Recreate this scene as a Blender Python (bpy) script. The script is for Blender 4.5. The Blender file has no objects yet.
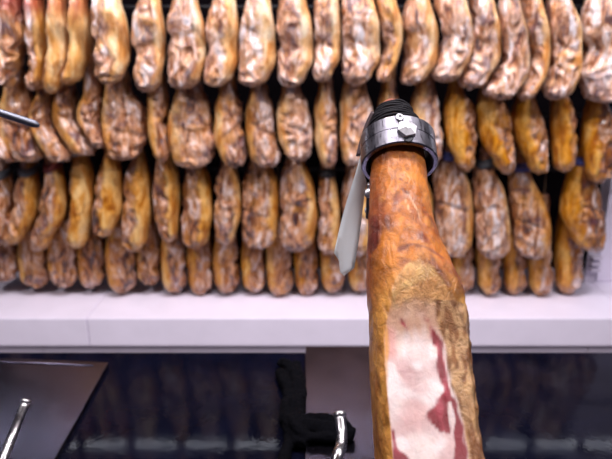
import bpy, bmesh, math, random
from mathutils import Vector, Matrix, noise
random.seed(7)
C = bpy.context.scene.collection
PI = math.pi
# ---------------------------------------------------------------- camera
F = 600.0; CAMZ = 1.6; PITCH = math.radians(17.5)
cp, sp = math.cos(PITCH), math.sin(PITCH)
def ray(px, py):
    r = (px-306)/F; u = -(py-229.5)/F
    return Vector((r, cp+u*sp, -sp+u*cp))
def at_y(px, py, Y):
    d = ray(px, py); return Vector((0,0,CAMZ)) + d*(Y/d.y)
def at_z(px, py, Z):
    d = ray(px, py); return Vector((0,0,CAMZ)) + d*((Z-CAMZ)/d.z)
cam = bpy.data.cameras.new('camera'); co = bpy.data.objects.new('camera', cam); C.objects.link(co)
co.location = (0,0,CAMZ); co.rotation_euler = (PI/2-PITCH, 0, 0)
cam.sensor_width = 36; cam.lens = F/612*36; cam.clip_start = .02
cam.dof.use_dof = True; cam.dof.focus_distance = .74; cam.dof.aperture_fstop = 5.2
bpy.context.scene.camera = co

# ---------------------------------------------------------------- materials
def newmat(name):
    m = bpy.data.materials.new(name); m.use_nodes = True
    nt = m.node_tree; b = nt.nodes['Principled BSDF']
    return m, nt, b
def N(nt, t, **kw):
    n = nt.nodes.new(t)
    for k, v in kw.items():
        if k.startswith('i_'):
            n.inputs[k[2:].replace('_', ' ')].default_value = v
        else: setattr(n, k, v)
    return n
def ramp(nt, stops, fac=None, interp='LINEAR'):
    r = nt.nodes.new('ShaderNodeValToRGB'); cr = r.color_ramp; cr.interpolation = interp
    while len(cr.elements) < len(stops): cr.elements.new(.5)
    for e, (p, c) in zip(cr.elements, stops):
        e.position = p; e.color = (c, c, c, 1) if not isinstance(c, (tuple, list)) else (*c, 1)
    if fac is not None: nt.links.new(fac, r.inputs[0])
    return r
def mix(nt, fac, a, b, blend='MIX'):
    m = nt.nodes.new('ShaderNodeMix'); m.data_type = 'RGBA'; m.blend_type = blend; m.clamp_factor = True
    for i, v in ((0, fac), (6, a), (7, b)):
        if isinstance(v, (int, float)): m.inputs[i].default_value = v
        elif isinstance(v, tuple): m.inputs[i].default_value = (*v, 1)
        else: nt.links.new(v, m.inputs[i])
    return m.outputs[2]
def mth(nt, op, a, b=None, clamp=False):
    m = nt.nodes.new('ShaderNodeMath'); m.operation = op; m.use_clamp = clamp
    for i, v in enumerate((a, b)):
        if v is None: continue
        if isinstance(v, (int, float)): m.inputs[i].default_value = v
        else: nt.links.new(v, m.inputs[i])
    return m.outputs[0]
def noise_tex(nt, vec, scale, detail=4, rough=.55, dist=0.0):
    n = nt.nodes.new('ShaderNodeTexNoise'); n.inputs['Scale'].default_value = scale
    n.inputs['Detail'].default_value = detail; n.inputs['Roughness'].default_value = rough
    n.inputs['Distortion'].default_value = dist
    nt.links.new(vec, n.inputs['Vector']); return n.outputs['Fac']
def plain(name, col, rough=.5, metal=0, spec=.5, nscale=0, namp=.2, bump=0, coat=0):
    m, nt, b = newmat(name)
    b.inputs['Base Color'].default_value = (*col, 1); b.inputs['Roughness'].default_value = rough
    b.inputs['Metallic'].default_value = metal; b.inputs['Specular IOR Level'].default_value = spec
    b.inputs['Coat Weight'].default_value = coat
    if nscale:
        tc = nt.nodes.new('ShaderNodeTexCoord')
        f = noise_tex(nt, tc.outputs['Object'], nscale, 5, .6)
        lo = tuple(c*(1-namp) for c in col); hi = tuple(min(1, c*(1+namp)) for c in col)
        r = ramp(nt, [(.3, lo), (.7, hi)], f); nt.links.new(r.outputs[0], b.inputs['Base Color'])
        if bump:
            bp = nt.nodes.new('ShaderNodeBump'); bp.inputs['Strength'].default_value = bump; bp.inputs['Distance'].default_value = .002
            nt.links.new(f, bp.inputs['Height']); nt.links.new(bp.outputs[0], b.inputs['Normal'])
    return m

def ham_material():
    m, nt, b = newmat('cured_ham_skin'); L = nt.links.new
    tc = nt.nodes.new('ShaderNodeTexCoord'); oi = nt.nodes.new('ShaderNodeObjectInfo')
    vm = N(nt, 'ShaderNodeVectorMath', operation='ADD'); cmb = nt.nodes.new('ShaderNodeCombineXYZ')
    rr = mth(nt, 'MULTIPLY', oi.outputs['Random'], 37.0)
    for i in range(3): L(rr, cmb.inputs[i])
    L(tc.outputs['Object'], vm.inputs[0]); L(cmb.outputs[0], vm.inputs[1]); V = vm.outputs[0]
    mp = nt.nodes.new('ShaderNodeMapping'); mp.inputs['Scale'].default_value = (1, 1, .36); L(V, mp.inputs[0]); VS = mp.outputs[0]
    at = N(nt, 'ShaderNodeAttribute', attribute_name='Col'); sep = nt.nodes.new('ShaderNodeSeparateColor'); L(at.outputs['Color'], sep.inputs[0])
    rind, ridge, low = sep.outputs[0], sep.outputs[1], sep.outputs[2]
    oc = nt.nodes.new('ShaderNodeSeparateColor'); L(oi.outputs['Color'], oc.inputs[0])
    pale, warm, dark = oc.outputs[0], oc.outputs[1], oc.outputs[2]
    n1 = noise_tex(nt, VS, 22, 5, .62, .8); n2 = noise_tex(nt, VS, 55, 5, .65, .6); n3 = noise_tex(nt, V, 14, 4, .6, .4)
    n4 = noise_tex(nt, VS, 21, 5, .62, 1.3); n5 = noise_tex(nt, V, 90, 4, .6)
    # rind: golden fat
    rg = ramp(nt, [(.36, (.34, .10, .018)), (.48, (.68, .29, .055)), (.62, (.88, .52, .17))], n1).outputs[0]
    rp = ramp(nt, [(.38, (.62, .28, .11)), (.5, (.86, .54, .29)), (.64, (.96, .82, .62))], n1).outputs[0]
    rc = mix(nt, pale, rg, rp)
    rc = mix(nt, mth(nt, 'MULTIPLY', ramp(nt, [(.52, 0), (.66, 1)], n4).outputs[0], .65), rc, (.30, .10, .03))
    # lean face
    lc = ramp(nt, [(.37, (.025, .010, .014)), (.44, (.20, .06, .022)), (.50, (.48, .19, .065)), (.55, (.56, .31, .19)), (.64, (.80, .64, .62))], n4).outputs[0]
    lc2 = ramp(nt, [(.37, (.08, .03, .035)), (.43, (.34, .14, .08)), (.49, (.66, .36, .22)), (.55, (.76, .54, .45)), (.63, (.92, .85, .88))], n4).outputs[0]
    lean = mix(nt, pale, lc, lc2)
    lean = mix(nt, mth(nt, 'MULTIPLY', ramp(nt, [(.50, 0), (.62, 1)], n3).outputs[0], warm), lean, mix(nt, pale, (.58, .25, .055), (.80, .42, .16)))
    lean = mix(nt, mth(nt, 'MULTIPLY', ramp(nt, [(.60, 0), (.70, 1)], noise_tex(nt, V, 17, 3, .5, .5)).outputs[0], .75), lean, (.10, .045, .075))
    # whitish mould on the ridges, towards the butt
    mould = mth(nt, 'MULTIPLY', ramp(nt, [(.45, 0), (.85, 1)], ridge).outputs[0], ramp(nt, [(.38, 0), (.6, 1)], n2).outputs[0])
    mould = mth(nt, 'MULTIPLY', mould, mth(nt, 'ADD', mth(nt, 'MULTIPLY', low, .5), .35))
    mould = mth(nt, 'MULTIPLY', mould, mth(nt, 'ADD', mth(nt, 'MULTIPLY', pale, .6), .22))
    lean = mix(nt, mth(nt, 'MULTIPLY', mould, .7), lean, (.84, .72, .76))
    col = mix(nt, rind, lean, rc)
    col = mix(nt, mth(nt, 'MULTIPLY', at.outputs['Alpha'], mth(nt, 'SUBTRACT', 1.15, pale)), col, (.36, .085, .07))
    mp2 = nt.nodes.new('ShaderNodeMapping'); mp2.inputs['Scale'].default_value = (1, 1, .22); L(V, mp2.inputs[0])
    n6 = noise_tex(nt, mp2.outputs[0], 62, 5, .65, 1.2)
    col = mix(nt, mth(nt, 'MULTIPLY', ramp(nt, [(.40, 1), (.49, 0)], n6).outputs[0], mth(nt, 'SUBTRACT', .42, mth(nt, 'MULTIPLY', rind, .30))), col, (.12, .045, .03))
    col = mix(nt, mth(nt, 'MULTIPLY', ramp(nt, [(.53, 0), (.62, 1)], n6).outputs[0], .22), col, mix(nt, rind, (.88, .68, .56), (.94, .66, .32)))
    col = mix(nt, mth(nt, 'MULTIPLY', ramp(nt, [(.35, 1), (.5, 0)], n5).outputs[0], .45), col, mix(nt, .5, col, (.12, .05, .03)))
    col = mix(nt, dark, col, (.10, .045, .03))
    hs = nt.nodes.new('ShaderNodeHueSaturation'); hs.inputs['Saturation'].default_value = 1.12; L(col, hs.inputs['Color'])
    L(hs.outputs[0], b.inputs['Base Color'])
    L(ramp(nt, [(.3, .28), (.7, .5)], n2).outputs[0], b.inputs['Roughness'])
    b.inputs['Specular IOR Level'].default_value = .6
    b.inputs['Coat Weight'].default_value = .5; b.inputs['Coat Roughness'].default_value = .2
    hsum = mth(nt, 'ADD', mth(nt, 'MULTIPLY', n4, 1.0), mth(nt, 'MULTIPLY', n2, .5))
    bp = nt.nodes.new('ShaderNodeBump'); bp.inputs['Strength'].default_value = .9; bp.inputs['Distance'].default_value = .013
    L(hsum, bp.inputs['Height']); L(bp.outputs[0], b.inputs['Normal'])
    return m
M_ham = ham_material()

def hero_material():
    m, nt, b = newmat('sliced_ham_surface'); L = nt.links.new
    at = N(nt, 'ShaderNodeAttribute', attribute_name='Col'); tc = nt.nodes.new('ShaderNodeTexCoord')
    mp = nt.nodes.new('ShaderNodeMapping'); mp.inputs['Scale'].default_value = (1, .3, 1); L(tc.outputs['Object'], mp.inputs[0])
    n1 = noise_tex(nt, tc.outputs['Object'], 160, 6, .7); n2 = noise_tex(nt, mp.outputs[0], 110, 6, .65, .6)
    n3 = noise_tex(nt, tc.outputs['Object'], 45, 5, .6, .5)
    a2 = N(nt, 'ShaderNodeAttribute', attribute_name='Cut'); sp_ = nt.nodes.new('ShaderNodeSeparateColor'); L(a2.outputs['Color'], sp_.inputs[0]); cut = sp_.outputs[0]
    mott = mix(nt, 1.0, at.outputs['Color'], ramp(nt, [(.28, (.50, .42, .36)), (.5, (1., .97, .93)), (.7, (1.22, 1.18, 1.05))], n2).outputs[0], 'MULTIPLY')
    mott = mix(nt, .7, mott, mix(nt, 1.0, mott, ramp(nt, [(.38, (.62, .5, .42)), (.55, (1., 1., 1.)), (.7, (1.25, 1.25, 1.2))], n3).outputs[0], 'MULTIPLY'))
    soft = mix(nt, 1.0, at.outputs['Color'], ramp(nt, [(.3, (.84, .78, .80)), (.7, (1.06, 1.05, 1.05))], n3).outputs[0], 'MULTIPLY')
    col = mix(nt, cut, mott, soft)
    L(col, b.inputs['Base Color'])
    L(ramp(nt, [(.35, .26), (.65, .5)], n3).outputs[0], b.inputs['Roughness'])
    b.inputs['Specular IOR Level'].default_value = .38
    b.inputs['Coat Weight'].default_value = .08; b.inputs['Coat Roughness'].default_value = .2
    b.inputs['Subsurface Weight'].default_value = .12; b.inputs['Subsurface Radius'].default_value = (.01, .004, .002); b.inputs['Subsurface Scale'].default_value = .4
    h = mth(nt, 'ADD', mth(nt, 'MULTIPLY', n2, 1.0), mth(nt, 'MULTIPLY', n1, .5))
    bp = nt.nodes.new('ShaderNodeBump'); bp.inputs['Distance'].default_value = .0035
    L(mth(nt, 'SUBTRACT', .75, mth(nt, 'MULTIPLY', cut, .45)), bp.inputs['Strength'])
    L(h, bp.inputs['Height']); L(bp.outputs[0], b.inputs['Normal'])
    return m
M_hero = hero_material()

def steel(name, col, rough, streak=(1, 1, 1), amp=.08, scale=40, smudge=0):
    m, nt, b = newmat(name); L = nt.links.new
    tc = nt.nodes.new('ShaderNodeTexCoord'); mp = nt.nodes.new('ShaderNodeMapping'); mp.inputs['Scale'].default_value = streak
    L(tc.outputs['Object'], mp.inputs[0]); n = noise_tex(nt, mp.outputs[0], scale, 5, .65)
    b.inputs['Metallic'].default_value = 1
    lo = tuple(c*.75 for c in col)
    base = ramp(nt, [(.3, lo), (.7, col)], n).outputs[0]
    if smudge:
        n2 = noise_tex(nt, tc.outputs['Object'], 9, 5, .65, .8)
        base = mix(nt, mth(nt, 'MULTIPLY', ramp(nt, [(.45, 0), (.7, 1)], n2).outputs[0], smudge), base, (.32, .27, .33))
        L(ramp(nt, [(.35, max(.02, rough-amp)), (.7, rough+amp*2)], n2).outputs[0], b.inputs['Roughness'])
    else:
        L(ramp(nt, [(.3, max(.02, rough-amp)), (.7, rough+amp)], n).outputs[0], b.inputs['Roughness'])
    L(base, b.inputs['Base Color'])
    return m
M_plate = steel('dark_steel_plate', (.105, .095, .14), .22, (1, 1, 1), .02, 12, .12)
M_chrome = steel('polished_steel_rod', (.62, .60, .62), .30)
M_ring = steel('brushed_ring_steel', (.25, .24, .28), .33, (8, 1, 1), .10, 60)
M_bolt = steel('bright_bolt_steel', (.80, .78, .82), .5)
M_darksteel = steel('dark_post_steel', (.2, .2, .22), .3)
M_white = plain('white_lacquer', (.86, .80, .95), .42, nscale=6, namp=.04)
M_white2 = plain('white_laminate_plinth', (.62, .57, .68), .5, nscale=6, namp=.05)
M_gap = plain('joint_grey', (.25, .2, .28), .8)
M_black = plain('black_backboard', (.004, .003, .004), 1, spec=0)
M_rail = plain('black_rail_steel', (.02, .02, .025), .4, metal=.6)
M_wrap = plain('black_cord_fibre', (.008, .007, .010), .7, spec=.2, nscale=300, namp=.6, bump=.6)
M_cloth = plain('black_cloth_weave', (.0018, .0018, .003), .9, spec=.05, nscale=200, namp=.4, bump=.8)
M_cord = plain('hemp_cord', (.25, .17, .10), .8, nscale=300, namp=.4)
M_floor = plain('grey_floor_tile', (.30, .28, .30), .5, nscale=5, namp=.1)
M_skin = plain('hock_end_skin', (.30, .085, .05), .45, nscale=120, namp=.5, bump=.6)
STR = {'grey': plain('grey_strap_webbing', (.10, .11, .13), .5), 'blue': plain('blue_strap_plastic', (.10, .12, .40), .35),
       'white': plain('white_strap_plastic', (.62, .60, .66), .35), 'red': plain('dark_red_strap', (.20, .04, .035), .5), 'dark': plain('black_strap', (.02, .02, .022), .5)}
def counter_mat():
    m, nt, b = newmat('black_polished_counter'); L = nt.links.new
    tc = nt.nodes.new('ShaderNodeTexCoord'); n = noise_tex(nt, tc.outputs['Object'], 7, 6, .7, .5); n2 = noise_tex(nt, tc.outputs['Object'], 60, 4, .6)
    L(ramp(nt, [(.35, (.002, .0022, .006)), (.7, (.0035, .004, .012))], n).outputs[0], b.inputs['Base Color'])
    L(ramp(nt, [(.35, .045), (.7, .085)], n).outputs[0], b.inputs['Roughness'])
    b.inputs['Specular IOR Level'].default_value = .045
    bp = nt.nodes.new('ShaderNodeBump'); bp.inputs['Strength'].default_value = .12; bp.inputs['Distance'].default_value = .001
    L(n2, bp.inputs['Height']); L(bp.outputs[0], b.inputs['Normal'])
    return m
M_counter = counter_mat()
def tag_mat():
    m, nt, b = newmat('translucent_white_plastic')
    b.inputs['Base Color'].default_value = (.86, .92, .96, 1); b.inputs['Roughness'].default_value = .35
    b.inputs['Transmission Weight'].default_value = .40; b.inputs['Alpha'].default_value = .84
    b.inputs['Subsurface Weight'].default_value = .0
    return m
M_tag = tag_mat()
def led_mat():
    m, nt, b = newmat('led_diffuser'); b.inputs['Base Color'].default_value = (.9, .9, .95, 1)
    tc = nt.nodes.new('ShaderNodeTexCoord'); n = noise_tex(nt, tc.outputs['Object'], 3, 2, .5)
    b.inputs['Emission Color'].default_value = (.85, .88, 1, 1); b.inputs['Emission Strength'].default_value = 34
    return m
M_led = led_mat()

# ---------------------------------------------------------------- object helpers
def link(name, bm, mat, parent=None, smooth=True):
    me = bpy.data.meshes.new(name); bm.to_mesh(me); bm.free()
    if mat: me.materials.append(mat)
    if smooth:
        for p in me.polygons: p.use_smooth = True
    o = bpy.data.objects.new(name, me); C.objects.link(o)
    if parent: o.parent = parent
    return o
def rel(o, root):           # put a world-space mesh under a root empty that is moved, keep geometry in place
    o.parent = root; o.matrix_parent_inverse = Matrix.Translation(-Vector(root.location)) if False else Matrix.Identity(4)
def thing(name, loc, label, cat, group=None):
    o = bpy.data.objects.new(name, None); C.objects.link(o); o.location = loc; o.empty_display_size = .05
    o['label'] = label; o['category'] = cat
    if group: o['group'] = group
    return o
def shift(bm, loc): bmesh.ops.translate(bm, verts=bm.verts, vec=-Vector(loc))
def part(name, bm, mat, root, smooth=True, parent=None):
    shift(bm, root.location); o = link(name, bm, mat, parent or root, smooth); return o
def box(bm, lo, hi, bev=0, seg=2):
    r = bmesh.ops.create_cube(bm, size=1); vs = r['verts']
    lo, hi = Vector(lo), Vector(hi)
    for v in vs: v.co = Vector((lo[i]+(v.co[i]+.5)*(hi[i]-lo[i]) for i in range(3)))
    if bev:
        es = list({e for v in vs for e in v.link_edges})
        bmesh.ops.bevel(bm, geom=es, offset=bev, segments=seg, affect='EDGES', profile=.5)
    return vs
def struct(name, bm, mat, smooth=False):
    o = link(name, bm, mat, None, smooth); o['kind'] = 'structure'; return o
def frame_for(d):
    d = d.normalized(); up = Vector((0,0,1)) if abs(d.z) < .95 else Vector((1,0,0))
    x = d.cross(up).normalized(); y = x.cross(d).normalized(); return x, y
def tube(bm, pts, rad, n=16, caps=True, flat=(1, 1)):
    pts = [Vector(p) for p in pts]; rings = []
    if not isinstance(rad, (list, tuple)): rad = [rad]*len(pts)
    px_ = None
    for i, p in enumerate(pts):
        d = (pts[min(i+1, len(pts)-1)]-pts[max(i-1, 0)]).normalized()
        if px_ is None: x, y = frame_for(d)
        else:
            x = (px_ - d*px_.dot(d)).normalized(); y = x.cross(d).normalized()
        px_ = x
        rings.append([bm.verts.new(p + (x*math.cos(2*PI*k/n)*flat[0] + y*math.sin(2*PI*k/n)*flat[1])*rad[i]) for k in range(n)])
    for a, b in zip(rings, rings[1:]):
        for k in range(n): bm.faces.new((a[k], a[(k+1) % n], b[(k+1) % n], b[k]))
    if caps: bm.faces.new(list(reversed(rings[0]))); bm.faces.new(rings[-1])
    bmesh.ops.recalc_face_normals(bm, faces=bm.faces)
def spline(pts, n):
    pts = [Vector(p) for p in pts]; P = [pts[0]*2-pts[1]]+pts+[pts[-1]*2-pts[-2]]; out = []
    for i in range(1, len(P)-2):
        for k in range(n):
            t = k/n; a, b, c, d = P[i-1], P[i], P[i+1], P[i+2]
            out.append(.5*((2*b)+(c-a)*t+(2*a-5*b+4*c-d)*t*t+(3*b-a-3*c+d)*t**3))
    out.append(pts[-1]); return out
def interp(tab, x):         # smooth table interpolation, tab sorted by x, rows of floats
    if x <= tab[0][0]: return tab[0][1:]
    if x >= tab[-1][0]: return tab[-1][1:]
    for i in range(len(tab)-1):
        if tab[i][0] <= x <= tab[i+1][0]:
            a = tab[max(i-1, 0)]; b = tab[i]; c = tab[i+1]; d = tab[min(i+2, len(tab)-1)]
            h = c[0]-b[0]; t = (x-b[0])/h; out = []
            for j in range(1, len(b)):
                mb = (c[j]-a[j])/(c[0]-a[0])*h; mc = (d[j]-b[j])/(d[0]-b[0])*h
                out.append((2*t**3-3*t*t+1)*b[j]+(t**3-2*t*t+t)*mb+(-2*t**3+3*t*t)*c[j]+(t**3-t*t)*mc)
            return out
sm = lambda a, b, x: (lambda t: t*t*(3-2*t))(max(0, min(1, (x-a)/(b-a))))

# ---------------------------------------------------------------- setting
bm = bmesh.new(); box(bm, (-4, -1.5, -.05), (4, 3.2, 0)); struct('floor', bm, M_floor)
bm = bmesh.new(); box(bm, (-4, 3.0, 0), (4, 3.1, 3.2)); struct('wall_back', bm, plain('dark_wall_paint', (.03, .028, .035), .8))
bm = bmesh.new(); box(bm, (-4, -1.5, 3.2), (4, 3.1, 3.25)); struct('ceiling', bm, plain('ceiling_paint', (.5, .48, .5), .8))

# rack: black backboard, rails, uprights, white end panel
ROWY = [2.18, 2.285, 2.39, 2.495]
rack = thing('hanging_rack', (0, 2.85, 0), 'black backboard rack with white end panel from which the rows of hams hang', 'rack')
bm = bmesh.new(); box(bm, (-2.2, 2.84, .5), (2.2, 2.87, 2.6)); box(bm, (-2.2, 2.75, 2.5), (2.2, 2.84, 2.53)) if False else None; part('back_panel', bm, M_black, rack, False)
for s in (-1, 1):
    bm = bmesh.new(); box(bm, (s*1.75-.02, 2.76, .52), (s*1.75+.02, 2.84, 2.47), .004)
    part('upright', bm, M_rail, rack, False)
pe = at_y(599, 262, 2.66)
bm = bmesh.new(); box(bm, (pe.x, 2.66, .501), (pe.x+.5, 2.75, 2.5), .004); ep = thing('end_panel', (pe.x, 2.66, .5), 'white upright panel at the right end of the ham display', 'panel'); part('panel_board', bm, M_white, ep, False)
q = at_y(592, 262, 2.64)
sb = thing('slat_bracket', (q.x, 2.64, q.z), 'small grey metal bracket with slats beside the white end panel', 'bracket')
bm = bmesh.new()
for k in range(3):
    z = q.z-.036+.03*k
    r_ = box(bm, (q.x-.018, 2.60, z), (q.x+.028, 2.64, z+.014), .003)
box(bm, (q.x-.022, 2.64, .501), (q.x+.026, 2.655, q.z+.05), .002)
part('slats', bm, M_white2, sb, False)

# white display shelf and its plinth
shf = at_y(306, 318, 2.266); zt = .50; zb = .372
shelf = thing('display_shelf', (0, 2.5, 0), 'long white shelf ledge running under the bottom row of hams', 'shelf')
pr = [(2.262, zt-.004), (2.268, zt), (2.84, zt), (2.84, zb), (2.262, zb)]
joints = [-.911, 1.36]
xs = [-2.3]+[j for j in joints]+[2.3]
for a, b_ in zip(xs, xs[1:]):
    bm = bmesh.new(); box(bm, (a+.0012, 2.262, zb), (b_-.0012, 2.84, zt), .004); part('shelf_board', bm, M_white, shelf, False)
bm = bmesh.new(); box(bm, (-2.29, 2.27, zb+.004), (2.29, 2.83, zt-.006)); part('joint_filler', bm, M_gap, shelf, False)
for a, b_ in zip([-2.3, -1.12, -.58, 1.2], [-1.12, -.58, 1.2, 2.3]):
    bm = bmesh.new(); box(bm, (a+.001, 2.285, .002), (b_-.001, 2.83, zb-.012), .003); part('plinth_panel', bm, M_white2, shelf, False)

# counter
ctr = thing('counter', (0, .7, 0), 'glossy black counter in front of the hams, under the steel ham stands', 'counter')
bm = bmesh.new(); box(bm, (-1.6, .18, .86), (1.6, 1.262, .90), .006, 3); part('worktop', bm, M_counter, ctr, False)
bm = bmesh.new(); box(bm, (-1.56, .24, .002), (1.56, 1.22, .86), .004); part('cabinet_body', bm, plain('black_cabinet_front', (.015, .015, .02), .4), ctr, False)

# LED strip above the front row
led = thing('led_strip_light', (0, 2.02, 1.80), 'slim white strip light mounted above and in front of the top row', 'lamp')
ledY, ledZ = 2.03, 1.738
for k in range(16):
    x = -1.5+k*.2
    bm = bmesh.new(); box(bm, (x+.018, ledY-.004, ledZ), (x+.182, ledY+.004, ledZ+.006), .002); part('diffuser', bm, M_led, led, False)
bm = bmesh.new(); box(bm, (-1.7, ledY-.02, ledZ+.006), (1.7, ledY+.02, ledZ+.03), .003)
part('housing', bm, M_rail, led, False)
for s in (-1, 1):
    bm = bmesh.new(); tube(bm, [(s*1.69, ledY, ledZ+.02), (s*1.69, ledY, 3.199)], .006)
    part('support_arm', bm, M_rail, led)

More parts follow.
